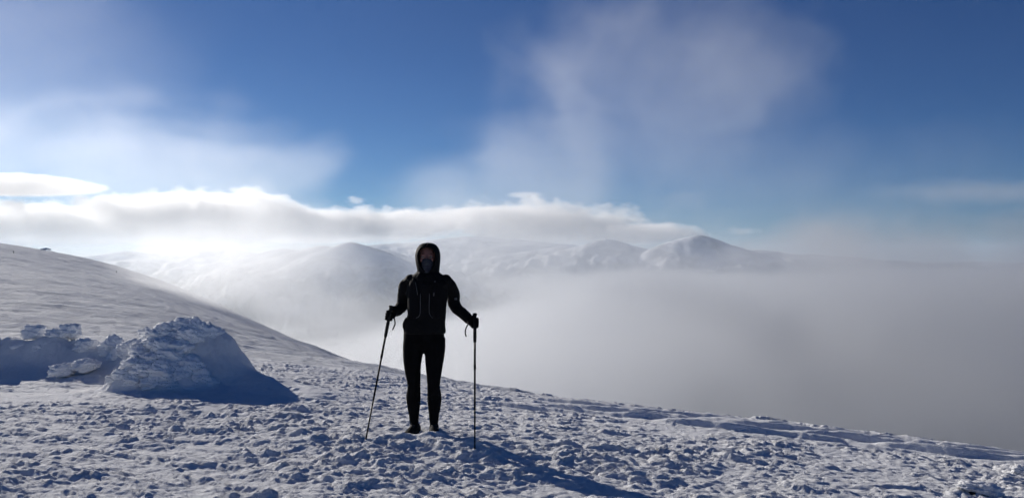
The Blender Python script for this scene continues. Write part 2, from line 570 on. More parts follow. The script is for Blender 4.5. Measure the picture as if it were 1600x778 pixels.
def volume(name, lo, hi, res, make, density, aniso, label, step=0.0, color=(1, 1, 1)):
    tree = bpy.data.node_groups.new(name + '_field', 'GeometryNodeTree')
    tree.interface.new_socket(name='Geometry', in_out='INPUT', socket_type='NodeSocketGeometry')
    tree.interface.new_socket(name='Geometry', in_out='OUTPUT', socket_type='NodeSocketGeometry')
    out = tree.nodes.new('NodeGroupOutput')
    vc = tree.nodes.new('GeometryNodeVolumeCube')
    F = Field(tree)
    tree.links.new(make(F), vc.inputs['Density'])
    vc.inputs['Min'].default_value, vc.inputs['Max'].default_value = lo, hi
    for k, q in zip('XYZ', res):
        vc.inputs['Resolution ' + k].default_value = q
    mat = vol_material(name + '_vapour', density, aniso, color)
    sm = tree.nodes.new('GeometryNodeSetMaterial')
    sm.inputs['Material'].default_value = mat
    tree.links.new(vc.outputs[0], sm.inputs['Geometry'])
    tree.links.new(sm.outputs[0], out.inputs[0])
    vd = bpy.data.volumes.new(name)
    vd.materials.append(mat)
    vd.render.space = 'WORLD'
    vd.render.step_size = step
    o = bpy.data.objects.new(name, vd)
    COL.objects.link(o)
    md = o.modifiers.new('density', 'NODES')
    md.node_group = tree
    return tag(o, label, kind='stuff')


def near_mist(F):
    n1 = F.noise((1 / 95, 1 / 95, 1 / 60), 5, 0.55)
    n2 = F.noise((1 / 30, 1 / 30, 1 / 22), 4, 0.55, (7, 3, 1))
    nn = F.m('ADD', F.m('MULTIPLY', F.m('SUBTRACT', n1, 0.5), 1.9), F.m('MULTIPLY', F.m('SUBTRACT', n2, 0.5), 0.9))

    def bank(c, s, soft, amp, k, hi=1.0):
        return F.m('MULTIPLY', F.step(0.0, soft, F.m('MULTIPLY_ADD', nn, amp, F.blob(c, s))), k)
    parts = [
        bank((350, 360, -60), (420, 330, 74), 0.75, 0.75, 1.0),           # main bank right
        bank((130, 430, -58), (170, 250, 72), 0.8, 1.0, 0.9),            # bank behind the person, torn edge on its left
        bank((14, 250, -34), (80, 190, 34), 1.0, 1.2, 0.6),
        bank((-158, 510, -12), (80, 150, 52), 0.8, 1.0, 0.46),            # plume over the left flank
        bank((-62, 340, -42), (75, 90, 26), 0.8, 1.0, 0.30),
        bank((-300, 660, 8), (150, 160, 40), 0.9, 0.7, 0.05),
    ]
    parts += [                                                            # wisps standing up off the top of the sea of mist
        bank((-20, 620, -6), (95, 140, 50), 1.0, 1.7, 0.36),
        bank((110, 700, -2), (110, 120, 44), 1.0, 1.7, 0.26),
        bank((330, 740, 0), (160, 120, 48), 1.0, 1.7, 0.30),
        bank((510, 690, 0), (120, 150, 52), 1.0, 1.6, 0.30),
    ]
    d = F.total(parts, 'MAXIMUM')
    # thin close to the slope in front, so the shoulder below still shows
    cl = F.step(50.0, 210.0, F.y, 0.0, 1.0)
    rt = F.step(20.0, 90.0, F.x)
    near = F.m('MULTIPLY', rt, F.step(15.0, 70.0, F.y))
    return F.m('MULTIPLY', d, F.m('MAXIMUM', cl, near))


def far_fog(F):
    n1 = F.noise((1 / 700, 1 / 700, 1 / 300), 5, 0.55)
    nn = F.m('MULTIPLY', F.m('SUBTRACT', n1, 0.5), 2.0)
    # top of the layer, lower in the clear gap on the left
    top = F.m('MULTIPLY_ADD', nn, 85.0, -66.0)
    n2 = F.noise((1 / 420, 1 / 420, 1 / 200), 4, 0.55, (5, 2, 8))
    g = F.step(-650.0, 500.0, F.m('ADD', F.x, F.m('MULTIPLY_ADD', nn, 420.0, F.m('MULTIPLY', F.m('SUBTRACT', n2, 0.5), 700.0))))
    top = F.m('ADD', top, F.m('MULTIPLY_ADD', g, 210.0, -210.0))
    top = F.m('MULTIPLY_ADD', F.m('SUBTRACT', n2, 0.5), 60.0, top)
    d = F.step(0.0, 140.0, F.m('SUBTRACT', top, F.z))
    return F.m('MULTIPLY', d, F.m('MULTIPLY', F.step(800.0, 1500.0, F.y), F.step(8500.0, 7000.0, F.y)))


def sky_wisps(F):
    n1 = F.noise((1 / 260, 1 / 260, 1 / 170), 6, 0.55, (2, 5, 9), 0.9)
    n2 = F.noise((1 / 75, 1 / 75, 1 / 90), 5, 0.6, (1, 2, 3))
    nn = F.m('ADD', F.m('MULTIPLY', F.m('SUBTRACT', n1, 0.5), 2.3), F.m('MULTIPLY', F.m('SUBTRACT', n2, 0.5), 1.1))

    def puff(px, py, D, wpx, hpx, dep, amp, k):
        p = W(px, py, D)
        s = D / FPX
        return F.m('MULTIPLY', F.step(0.0, 0.55, F.m('MULTIPLY_ADD', nn, amp, F.blob(tuple(p), (wpx * s, dep, hpx * s)))), k)
    return F.total([
        puff(1000, 170, 1000, 230, 190, 190, 1.3, 0.68),
        puff(1170, 110, 1080, 170, 120, 160, 1.2, 0.7),
        puff(850, 255, 960, 170, 120, 170, 1.1, 1.0),
        puff(720, 300, 920, 130, 70, 140, 1.1, 0.9),
        puff(1200, 280, 1100, 330, 100, 220, 1.0, 0.35),
        puff(230, 260, 1000, 340, 140, 240, 1.0, 0.62),
        puff(-20, 120, 1050, 420, 260, 220, 0.35, 0.16),  # faint puff added to brighten the upper left sky towards the sun
    ], 'MAXIMUM')


def cloud_bank(F):
    n1 = F.noise((1 / 2600, 1 / 2600, 1 / 900), 6, 0.55, (4, 1, 2), 0.3)
    n2 = F.noise((1 / 800, 1 / 800, 1 / 420), 6, 0.6, (8, 1, 5))
    n3 = F.noise((1 / 330, 1 / 330, 1 / 240), 4, 0.6, (3, 7, 5))
    nn = F.m('ADD', F.m('ADD', F.m('MULTIPLY', F.m('SUBTRACT', n1, 0.5), 1.7), F.m('MULTIPLY', F.m('SUBTRACT', n2, 0.5), 1.5)), F.m('MULTIPLY', F.m('SUBTRACT', n3, 0.5), 0.95))

    def puff(px, py, D, wpx, hpx, dep, amp, soft=0.12, k=1.0):
        p = W(px, py, D)
        s = D / FPX
        return F.m('MULTIPLY', F.step(0.0, soft, F.m('MULTIPLY_ADD', nn, amp, F.blob(tuple(p), (wpx * s, dep, hpx * s)))), k)
    return F.total([
        puff(0, 350, 17000, 300, 30, 2000, 1.3),
        puff(290, 343, 16500, 260, 33, 1800, 1.35),
        puff(560, 350, 17500, 260, 25, 1800, 1.3),
        puff(810, 346, 17000, 150, 28, 1600, 1.3),
        puff(980, 366, 18000, 140, 15, 1400, 1.2),
        puff(1160, 362, 18000, 36, 11, 600, 1.5, 0.4, 0.5),
        puff(150, 374, 17500, 320, 13, 1500, 1.1, 0.3, 0.6),
        puff(470, 370, 18500, 200, 10, 1500, 1.1, 0.3, 0.6),
        puff(20, 290, 15000, 140, 15, 1500, 0.45),
        puff(820, 305, 17500, 34, 3.5, 900, 0.3, 0.4, 0.4),
        puff(1560, 300, 18500, 260, 26, 1500, 0.6, 0.9, 0.10),
    ], 'MAXIMUM')


# ------------------------------------------------------------------ rime-covered stones
def stone_mesh(name, seed, sx, sy, sz, sub=4):
    """an ice-plastered stone: lobed, feathered along the wind"""
    bm = bmesh.new()
    bmesh.ops.create_icosphere(bm, subdivisions=sub, radius=1.0)
    rng = random.Random(seed)
    o = Vector((rng.uniform(-50, 50), rng.uniform(-50, 50), rng.uniform(-50, 50)))
    from mathutils import noise as N
    for v in bm.verts:
        n = v.co.normalized()
        q = Vector((n.x * 0.75, n.y * 1.1, n.z * 1.35))
        big = N.noise(q * 1.2 + o) * 0.30
        k1 = 1 - min(1.0, N.voronoi(q * 1.9 + o * 1.7)[0][0] * 1.25)
        k2 = 1 - min(1.0, N.voronoi(q * 4.6 - o)[0][0] * 1.25)
        k3 = 1 - min(1.0, N.voronoi(q * 10.0 + o)[0][0] * 1.25)
        k4 = N.noise(q * 26.0 + o)
        w = 0.8 + 0.55 * max(0.0, -n.x)          # rime grows as knobbly feathers into the wind
        r = 0.66 + big + w * (0.34 * k1 ** 0.8 + 0.20 * k2 + 0.10 * k3) + 0.025 * k4
        v.co = Vector((n.x * r * sx, n.y * r * sy, n.z * r * sz))
    for f in bm.faces:
        f.smooth = True
    me = bpy.data.meshes.new(name)
    bm.to_mesh(me)
    bm.free()
    return me


STONES = [stone_mesh('rime_stone', 100 + i, 1.0, 0.82, 0.62 + 0.1 * (i % 3), 5) for i in range(9)]
for m_ in STONES:
    m_.materials.append(M_RIME)
rng = random.Random(7)


def put_stone(parent, loc, size, rz=None, tilt=0.25, name='stone', squash=1.0):
    o = bpy.data.objects.new(name, rng.choice(STONES))
    COL.objects.link(o)
    if parent is not None:
        o.parent = parent
        loc = Vector(loc) - parent.location
    o.location = loc
    o.rotation_euler = (rng.uniform(-tilt, tilt), rng.uniform(-tilt, tilt), rng.uniform(-0.5, 0.5) if rz is None else rz)
    o.scale = (size, size * rng.uniform(0.8, 1.1), size * rng.uniform(0.75, 1.05) * squash)
    return o


# the cairn-like heap in the middle of the shelter, packed with rime on its windward (left) side
heap_c = Vector((-4.66, 10.95))
heap = tag(empty('stone_cairn', (heap_c.x, heap_c.y, zground(heap_c.x, heap_c.y) - 0.3)),
           'rime crusted heap of stones with a snow drift trailing to its right', 'cairn')
HEAP = [  # px, py, distance, size in px across
    (262, 512, 11.1, 38), (284, 508, 11.15, 46), (308, 513, 11.1, 42), (330, 520, 11.1, 36), (298, 524, 10.85, 44), (322, 533, 10.8, 42),
    (248, 522, 10.95, 34), (270, 526, 10.8, 40), (240, 536, 10.85, 36), (258, 543, 10.7, 40), (286, 542, 10.7, 44), (312, 550, 10.65, 46),
    (228, 552, 10.75, 36), (246, 560, 10.6, 42), (272, 562, 10.55, 44), (300, 568, 10.5, 46), (330, 556, 10.75, 44), (345, 540, 10.95, 36),
    (212, 568, 10.7, 36), (228, 578, 10.5, 40), (254, 580, 10.4, 42), (282, 584, 10.35, 40), (312, 588, 10.35, 40), (196, 582, 10.65, 30),
    (210, 592, 10.5, 34), (238, 596, 10.3, 34), (340, 578, 10.55, 40), (330, 596, 10.3, 30), (266, 602, 10.2, 32), (298, 606, 10.15, 30),
    (180, 590, 10.7, 22), (222, 545, 11.0, 30), (235, 520, 11.2, 30),
]
for px, py, D, wpx in HEAP:
    dd = np.linspace(9.2, 12.2, 150)[None, :]
    xx = (px - 800) / FPX * dd
    ray = CAMZ - (py - HOR) / FPX * dd
    hit = np.nonzero((zbase(xx, dd) + near_detail(xx, dd) > ray)[0])[0]
    Dh = float(dd[0, hit[0]]) if len(hit) else D
    put_stone(heap, W(px, py + 2, Dh + 0.03), wpx * Dh / FPX * 0.56, tilt=0.35) if px < 310 or py < 530 or py > 584 else None

# the low shelter wall running left from the heap
wall = tag(empty('shelter_wall', (-7.2, 12.9, zground(-7.2, 12.9) - 0.2)), 'low drystone shelter wall plastered with rime, left of the crusted heap', 'wall', kind='thing')
A0, A1, A2 = Vector((-5.05, 11.75)), Vector((-6.9, 12.95)), Vector((-11.6, 13.9))
for (P0, P1, n, tops) in ((A0, A1, 9, 0.46), (A1, A2, 19, 0.70)):
    for i in range(n):
        for k in range(4):
            t = (i + 0.5 * (k % 2) + rng.uniform(-0.15, 0.15)) / n
            q = P0.lerp(P1, min(max(t, 0), 1))
            gz = float(zbase(np.array([[q.x]]), np.array([[q.y]]))[0, 0])
            if k == 3 and rng.random() < 0.45:
                continue
            put_stone(wall, (q.x + rng.uniform(-.06, .06), q.y + rng.uniform(-.1, .1), gz + 0.04 + tops / 3.2 * k + rng.uniform(-.03, .05)),
                      rng.uniform(0.17, 0.27), tilt=0.22)

for px, py, D, wpx, lab in ((103, 566, 11.9, 40, 'larger rounded rime boulder half buried in the wall shadow'),
                            (137, 560, 11.9, 38, 'smaller flat topped rime boulder in the wall shadow, nearer the crusted heap')):
    p = W(px, py, D)
    o = put_stone(None, p, wpx * D / FPX * 0.55, 0.2, 0.15, 'boulder', 0.9)
    o.location.z = zground(p.x, p.y) + 0.11
    tag(o, lab, 'boulder', 'boulders under the shelter wall')

# lone rocks poking through the crust at the right edge
M_ROCK = cloth('dark_lichened_stone', (0.055, 0.055, 0.06), 0.9, 0.02, 25, 0.15)
rock_me = stone_mesh('rock', 55, 1.0, 0.8, 0.5, 4)
rock_me.materials.append(M_ROCK)
p = W(1527, 762, 5.72)
rk = bpy.data.objects.new('rock', rock_me)
COL.objects.link(rk)
rk.location, rk.scale, rk.rotation_euler = (p.x, p.y, zground(p.x, p.y) - 0.01), (0.14, 0.12, 0.11), (0.05, 0.0, -0.3)
tag(rk, 'dark sided rock capped with rime in the lower right corner', 'rock', 'rocks at the right edge')
for k, (dx, dy, dz, sz) in enumerate(((-0.30, -0.10, 0.42, 0.75), (0.40, 0.0, 0.30, 0.85), (-0.85, -0.35, 0.10, 0.45), (0.1, -0.75, -0.05, 0.5))):
    c = bpy.data.objects.new('rime_cap', STONES[k * 2])
    COL.objects.link(c)
    c.parent = rk
    c.location, c.scale, c.rotation_euler = (dx, dy, dz), (sz, sz * 1.1, sz * 0.62), (0.1 * k, 0.1, 0.4 * k)
p = W(1597, 726, 6.75)
o = put_stone(None, p, 0.085, -0.35, 0.1, 'rock', 0.8)
o.location.z = zground(p.x, p.y) + 0.04
tag(o, 'small white rime lump at the right edge above the dark sided rock', 'rock', 'rocks at the right edge')


# ------------------------------------------------------------------ the walker
M_JACKET = cloth('black_shell_fabric', (0.0045, 0.0045, 0.0055), 0.75, 0.002, 60, 0.10)
M_TIGHTS = cloth('black_stretch_fabric', (0.004, 0.004, 0.005), 0.9, 0.0, 300, 0.05)
M_GLOVE = cloth('black_glove_fleece', (0.005, 0.005, 0.006), 0.9, 0.001, 400, 0.05)
M_TRIM = cloth('grey_reflective_piping', (0.07, 0.07, 0.075), 0.6, 0.0, 300, 0.3)
M_VEST = cloth('black_vest_mesh', (0.0045, 0.0045, 0.006), 0.8, 0.0015, 500, 0.08)
M_SHOE = cloth('black_shoe_mesh', (0.006, 0.006, 0.007), 0.8, 0.001, 300, 0.08)
M_SOLE = cloth('dusted_rubber_sole', (0.05, 0.05, 0.05), 0.8, 0.0, 100, 0.2)
M_POLE = cloth('black_carbon_shaft', (0.006, 0.006, 0.007), 0.6, 0.0, 50, 0.15)
M_CORK = cloth('dark_foam_grip', (0.014, 0.013, 0.012), 0.85, 0.0, 80, 0.2)
M_SKIN = cloth('wind_reddened_skin', (0.22, 0.10, 0.08), 0.6, 0.0, 60, 0.3)
M_EYE = cloth('eye_white', (0.22, 0.20, 0.19), 0.4, 0.0, 60, 0.3)
M_IRIS = cloth('brown_iris', (0.03, 0.018, 0.01), 0.2, 0.0, 60, 0.5)


def buff_material():
    m, n, l = new_mat('patterned_neck_gaiter')
    b = n['Principled BSDF']
    b.inputs['Roughness'].default_value = 0.85
    tc = n.new('ShaderNodeTexCoord')
    w = n.new('ShaderNodeTexWave')
    w.wave_type, w.bands_direction = 'RINGS', 'Z'
    w.inputs['Scale'].default_value = 9.0
    w.inputs['Distortion'].default_value = 22.0
    w.inputs['Detail'].default_value = 3.0
    l.new(tc.outputs['Object'], w.inputs['Vector'])
    r = ramp(n, [(0.0, (0.006, 0.007, 0.018)), (0.55, (0.010, 0.012, 0.030)), (0.72, (0.045, 0.05, 0.06)), (1.0, (0.012, 0.016, 0.025))])
    l.new(w.outputs[0], r.inputs[0])
    l.new(r.outputs[0], b.inputs['Base Color'])
    return m


M_BUFF = buff_material()


def tube_into(bm, pts, rad, seg=14, cap=True, up=Vector((0, 1, 0))):
    """swept tube through pts; rad: list of r or (ra, rb)"""
    pts = [Vector(p) for p in pts]
    rings = []
    prev = None
    for i, p in enumerate(pts):
        d = (pts[min(i + 1, len(pts) - 1)] - pts[max(i - 1, 0)]).normalized()
        a = up.cross(d) if prev is None else prev - d * prev.dot(d)
        if a.length < 1e-5:
            a = Vector((1, 0, 0)).cross(d)
        a.normalize()
        prev = a
        b = d.cross(a).normalized()
        r = rad[i] if isinstance(rad[i], tuple) else (rad[i], rad[i])
        rings.append([bm.verts.new(p + a * math.cos(t) * r[0] + b * math.sin(t) * r[1]) for t in (2 * math.pi * k / seg for k in range(seg))])
    for A, B in zip(rings, rings[1:]):
        for k in range(seg):
            bm.faces.new((A[k], A[(k + 1) % seg], B[(k + 1) % seg], B[k]))
    if cap:
        for ring, d in ((rings[0], -1), (rings[-1], 1)):
            c = bm.verts.new(sum((v.co for v in ring), Vector()) / seg)
            for k in range(seg):
                f = (c, ring[(k + 1) % seg], ring[k]) if d < 0 else (c, ring[k], ring[(k + 1) % seg])
                bm.faces.new(f)


def stack_into(bm, rings, seg=28):
    """horizontal ellipses: (z, cx, cy, rx, ry)"""
    tube_like = []
    for z, cx, cy_, rx, ry in rings:
        tube_like.append([bm.verts.new((cx + rx * math.cos(t), cy_ + ry * math.sin(t), z)) for t in (2 * math.pi * k / seg for k in range(seg))])
    for A, B in zip(tube_like, tube_like[1:]):
        for k in range(seg):
            bm.faces.new((A[k], A[(k + 1) % seg], B[(k + 1) % seg], B[k]))
    for ring, d in ((tube_like[0], -1), (tube_like[-1], 1)):
        c = bm.verts.new(sum((v.co for v in ring), Vector()) / seg)
        for k in range(seg):
            bm.faces.new((c, ring[(k + 1) % seg], ring[k]) if d < 0 else (c, ring[k], ring[(k + 1) % seg]))


def ball_into(bm, c, r, sub=3):
    res = bmesh.ops.create_icosphere(bm, subdivisions=sub, radius=1.0)
    for v in res['verts']:
        v.co = Vector((v.co.x * r[0], v.co.y * r[1], v.co.z * r[2])) + Vector(c)


def curve_pts(pts, n):
    """Catmull-Rom through pts; items may be vectors of any length"""
    pts = [np.array(p, float) for p in pts]
    P = [2 * pts[0] - pts[1]] + pts + [2 * pts[-1] - pts[-2]]
    out = []
    for i in range(1, len(P) - 2):
        for k in range(n):
            t = k / n
            a, b, c, d = P[i - 1], P[i], P[i + 1], P[i + 2]
            out.append(0.5 * (2 * b + (c - a) * t + (2 * a - 5 * b + 4 * c - d) * t * t + (3 * b - a - 3 * c + d) * t ** 3))
    out.append(P[-2])
    return out


def to_obj(name, bm, mat, parent, remesh=0.0, smooth=2, wrinkle=0.0):
    bmesh.ops.recalc_face_normals(bm, faces=bm.faces)
    me = bpy.data.meshes.new(name)
    bm.to_mesh(me)
    bm.free()
    o = bpy.data.objects.new(name, me)
    COL.objects.link(o)
    if remesh:
        r = o.modifiers.new('r', 'REMESH')
        r.mode, r.voxel_size, r.use_smooth_shade = 'VOXEL', remesh, True
        s = o.modifiers.new('s', 'SMOOTH')
        s.iterations, s.factor = smooth, 0.5
        if wrinkle:
            for size, k in ((0.10, 1.0), (0.045, 0.5)):
                tx = bpy.data.textures.new('folds', 'CLOUDS')
                tx.noise_scale = size
                dm = o.modifiers.new('folds', 'DISPLACE')
                dm.texture, dm.strength, dm.mid_level = tx, wrinkle * k * 4, 0.5
    for f in me.polygons:
        f.use_smooth = True
    me.materials.clear()
    me.materials.append(mat)
    o.parent = parent
    return o


PD = 6.8
FOOT = W(667, 690, PD)
PS = PD / FPX
person_root = empty('person', (FOOT.x, FOOT.y, zground(FOOT.x - 0.03, FOOT.y) - 0.032))
tag(person_root, 'person in black hooded jacket and tights standing in snow holding two poles', 'person')
PZ0 = person_root.location.z


def P(px, py, dy=0.0):
    """photo pixel on the person's plane (offset dy in depth) -> person's own coordinates"""
    k = (PD + dy) / PD
    return Vector((((px - 800) * k + (800 - 667)) * PS, dy, CAMZ - (py - HOR) * PS * k - PZ0))


def ring(py, x0, x1, ry, cy_=0.0):
    a, b = P(x0, py), P(x1, py)
    return (a.z, (a.x + b.x) / 2, cy_, (b.x - a.x) / 2, ry)


armL = [P(643, 438, .02), P(634, 446, .04), P(631, 460, .08), P(630, 476, .10), P(622, 484, .04), P(613, 487.5, -.05)]
armR = [P(694, 438, .02), P(703, 446, .04), P(708, 460, .08), P(710, 476, .09), P(722, 489, .03), P(735, 500.5, -.04)]
armrad = [.040, .058, .056, .054, .047, .037]
legL = [P(648, 528), P(646, 545), P(645, 568), P(647.3, 600), P(645.8, 623), P(646.7, 648), P(647.3, 668), P(647.5, 680)]
legR = [P(679, 528), P(679.5, 545), P(679, 568), P(678, 600), P(678.8, 623), P(678, 648), P(678, 668), P(678.3, 680)]
legrad = [.094, .090, .076, .0555, .062, .045, .032, .032]


def sweep(pts, rads, n):
    c = curve_pts([(*p, r) for p, r in zip(pts, rads)], n)
    return [Vector(q[:3]) for q in c], [float(q[3]) for q in c]


def shifted(pts, off):
    return [p + Vector(o) for p, o in zip(pts, off)]


# calves swing a little back, thighs forward
bow = [(0, 0, 0), (0, -.005, 0), (0, -.015, 0), (0, -.02, 0), (0, .02, 0), (0, .02, 0), (0, .01, 0), (0, .01, 0)]
legL, legR = shifted(legL, bow), shifted(legR, bow)

# ---- body: one continuous surface under the clothes
bm = bmesh.new()
stack_into(bm, [ring(545, 638, 690, .07), ring(532, 634, 692, .095), ring(510, 638, 692, .09), ring(490, 641, 690, .085), ring(465, 640, 694, .095),
                ring(445, 638, 698, .095), ring(434, 641, 695, .085), ring(428, 653, 683, .06)])
for arm in (armL, armR):
    tube_into(bm, *sweep(arm, [r * 0.72 for r in armrad], 5))
for leg in (legL, legR):
    tube_into(bm, *sweep(leg, [r * 0.9 for r in legrad], 5))
stack_into(bm, [ring(436, 657, 680, .06, .01), ring(424, 658, 679, .055, .005), ring(416, 659, 678, .06, .0)], 20)
hc = P(668, 402)
ball_into(bm, hc + Vector((0, .015, .012)), (.076, .095, .105), 4)                 # skull
ball_into(bm, hc + Vector((0, -.03, -.055)), (.055, .055, .062), 3)               # jaw
tube_into(bm, [hc + Vector((0, -.078, .012)), hc + Vector((0, -.094, -.008)), hc + Vector((0, -.103, -.026)), hc + Vector((0, -.088, -.032))],
          [.009, .011, .015, .009], 10)                                            # nose
for s in (-1, 1):
    ball_into(bm, hc + Vector((s * .032, -.074, .020)), (.022, .014, .008), 2)     # brow
    ball_into(bm, hc + Vector((s * .040, -.062, -.022)), (.022, .018, .018), 2)    # cheek
    ball_into(bm, hc + Vector((s * .079, .02, -.005)), (.010, .018, .030), 2)      # ear
tube_into(bm, [hc + Vector((-.026, -.075, -.058)), hc + Vector((0, -.084, -.056)), hc + Vector((.026, -.075, -.058))], [.006, .009, .006], 8)
body = to_obj('body', bm, M_SKIN, person_root, 0.0075, 3)
for s in (-1, 1):
    bm = bmesh.new()
    ball_into(bm, hc + Vector((s * .031, -.066, .004)), (.0135, .0135, .0125), 3)
    e = to_obj('eye', bm, M_EYE, body)
    bm = bmesh.new()
    ball_into(bm, hc + Vector((s * .031, -.0775, .003)), (.0062, .003, .0062), 2)
    to_obj('iris', bm, M_IRIS, e)

# ---- tights
bm = bmesh.new()
stack_into(bm, [ring(549, 645, 684, .05), ring(543, 634, 691, .085), ring(534, 630, 694.5, .105), ring(520, 631, 694, .112), ring(500, 637, 692, .1)])
for leg in (legL, legR):
    tube_into(bm, *sweep(leg, legrad, 6), seg=20)
to_obj('tights', bm, M_TIGHTS, person_root, 0.007, 2, 0.0012)

# ---- jacket with sleeves
bm = bmesh.new()
stack_into(bm, [ring(520.5, 630.5, 695.5, .120), ring(515, 630.4, 696, .122), ring(505, 632, 696, .122), ring(492, 636.5, 696, .116), ring(475, 636.5, 698, .124),
                ring(458, 635, 700, .133), ring(445, 636, 701, .13), ring(437, 639, 698, .118), ring(431, 644, 693, .105), ring(426.5, 649, 688, .088, .005),
                ring(421, 654, 684, .082, .008), ring(417, 655, 683, .08, .01)], 36)
for arm in (armL, armR):
    tube_into(bm, *sweep(arm, armrad, 6), seg=20)
ball_into(bm, P(642, 438.5, .015), (.058, .062, .052), 3)
ball_into(bm, P(696, 438.5, .015), (.058, .062, .052), 3)
jacket = to_obj('jacket', bm, M_JACKET, person_root, 0.007, 2, 0.0045)

# ---- hood: a shell open in front, with a stiff rim
bm = bmesh.new()
HR = [  # row, left, right, depth radius, centre depth, half opening angle
    (424.5, 652, 686, .095, .01, 4), (421, 652.5, 685.5, .100, .01, 26), (415, 651, 686.5, .110, .008, 40), (408, 650, 687, .117, .006, 46), (401, 649.3, 687.3, .121, .005, 48),
    (395, 650, 686.8, .121, .005, 47), (390.5, 651.3, 685.5, .117, .005, 40), (387.5, 652.6, 684.3, .112, .008, 30), (385, 654.3, 682.5, .104, .01, 4), (382.6, 657, 679.5, .085, .012, 2), (381, 660.5, 676, .058, .015, 2), (380, 666, 671, .02, .02, 2)]
cols = 40
rows = []
for py, x0, x1, ry, cyy, al in HR:
    z, cx, _c, rx, ry = ring(py, x0, x1, ry)
    a = math.radians(al)
    rows.append([bm.verts.new((cx + rx * math.sin(t), cyy + ry * math.cos(t), z)) for t in (-(math.pi - a) + 2 * (math.pi - a) * k / cols for k in range(cols + 1))])
for A, B in zip(rows, rows[1:]):
    for k in range(cols):
        bm.faces.new((A[k], A[k + 1], B[k + 1], B[k]))
bm.faces.new(rows[-1])
hood = to_obj('hood', bm, M_JACKET, person_root)
so = hood.modifiers.new('thickness', 'SOLIDIFY')
so.thickness, so.offset = 0.010, 0.0
sb = hood.modifiers.new('round', 'SUBSURF')
sb.levels = sb.render_levels = 1
bm = bmesh.new()
rim = []
for py, x0, x1, ry, cyy, al in HR[1:8]:
    z, cx, _c, rx, ry = ring(py, x0, x1, ry)
    rim.append((cx, rx, cyy, ry, z, math.radians(al)))
loop = [Vector((cx + rx * math.sin(math.pi - a), cyy + ry * math.cos(math.pi - a), z)) for cx, rx, cyy, ry, z, a in rim]
loop2 = [Vector((cx - rx * math.sin(math.pi - a), cyy + ry * math.cos(math.pi - a), z)) for cx, rx, cyy, ry, z, a in rim]
arch = loop + [P(668.5, 385.5, -.105)] + loop2[::-1]
pts = [Vector(q) for q in curve_pts(arch, 4)]
tube_into(bm, pts, [.0075] * len(pts), 8)
to_obj('rim', bm, M_JACKET, hood)

# ---- patterned neck gaiter pulled over nose and mouth
bm = bmesh.new()
gr = [(404.5, 659.5, 677.5, .088, -.012), (407, 657.6, 679.4, .098, -.010), (411, 657.5, 679.5, .102, -.006), (416, 658, 679, .096, -.002), (421, 658, 679, .088, .0), (428, 657, 680, .085, .005)]
gi = []
for py, x0, x1, ry, cyy in gr:
    z, cx, _c, rx, ry = ring(py, x0, x1, ry)
    row = []
    for k in range(33):
        t = math.pi * (0.5 + k / 32.0) + math.pi / 2
        a = -math.pi * 0.62 + 1.24 * math.pi * k / 32.0
        nose = 0.018 * math.exp(-(a / 0.28) ** 2) * max(0.0, 1 - abs(py - 405) / 9.0)
        row.append(bm.verts.new((cx + rx * math.sin(a), cyy - (ry + nose) * math.cos(a), z + 0.006 * math.exp(-(a / 0.4) ** 2) * (py < 406))))
    gi.append(row)
for A, B in zip(gi, gi[1:]):
    for k in range(32):
        bm.faces.new((A[k], A[k + 1], B[k + 1], B[k]))
g = to_obj('neck_gaiter', bm, M_BUFF, person_root)
so = g.modifiers.new('thickness', 'SOLIDIFY')
so.thickness = 0.003
sb = g.modifiers.new('round', 'SUBSURF')
sb.levels = sb.render_levels = 1

# ---- running vest: two front panels, shoulder straps, piping
tree_j = BVHTree.FromPolygons([v.co.copy() for v in jacket.data.vertices], [tuple(f.vertices) for f in jacket.data.polygons])


def on_front(px, py, lift=0.004):
    q = P(px, py)
    hit = tree_j.ray_cast(Vector((q.x, -1.0, q.z)), Vector((0, 1, 0)))
    return (hit[0] if hit[0] is not None else Vector((q.x, -.12, q.z))) + Vector((0, -lift, 0))


vest = None
for side in (-1, 1):
    bm = bmesh.new()
    outline = [(437, 14, 25), (445, 11.5, 26), (455, 7.5, 27), (465, 7, 28.5), (475, 7, 29), (485, 7.5, 28), (492, 10, 26), (496, 15, 22)]
    rws = []
    for py, a, b in outline:
        rws.append([bm.verts.new(on_front(667 + side * (a + (b - a) * k / 6.0), py, 0.010 - 0.004 * abs(k / 3.0 - 1))) for k in range(7)])
    for A, B in zip(rws, rws[1:]):
        for k in range(6):
            bm.faces.new((A[k], A[k + 1], B[k + 1], B[k]))
    v = to_obj('vest_panel', bm, M_VEST, person_root)
    so = v.modifiers.new('thickness', 'SOLIDIFY')
    so.thickness, so.offset = 0.010, 0.0
    sb = v.modifiers.new('round', 'SUBSURF')
    sb.levels = sb.render_levels = 1
    bm = bmesh.new()
    ln = [(660, 457), (659.8, 470), (659.4, 486), (657.5, 492), (653, 495)] if side < 0 else [(673.8, 457), (673.4, 470), (673.2, 485), (675, 491), (678.5, 495)]
    pts = [Vector(q) for q in curve_pts([tuple(on_front(a, b, 0.015)) for a, b in ln], 5)]
    tube_into(bm, pts, [.0026] * len(pts), 8)
    to_obj('piping', bm, M_TRIM, v)
    bm = bmesh.new()
    st = [P(667 + side * 17, 438, 0), P(667 + side * 16, 430, 0), P(667 + side * 15, 426.5, .0)]
    pts = [on_front(667 + side * 19, 442, .004), on_front(667 + side * 18.5, 438, .004), on_front(667 + side * 17.5, 434.5, .004)]
    tube_into(bm, pts, [(.018, .005)] * 3, 10, up=Vector((0, 0, 1)))
    to_obj('strap', bm, M_VEST, v)
bm = bmesh.new()
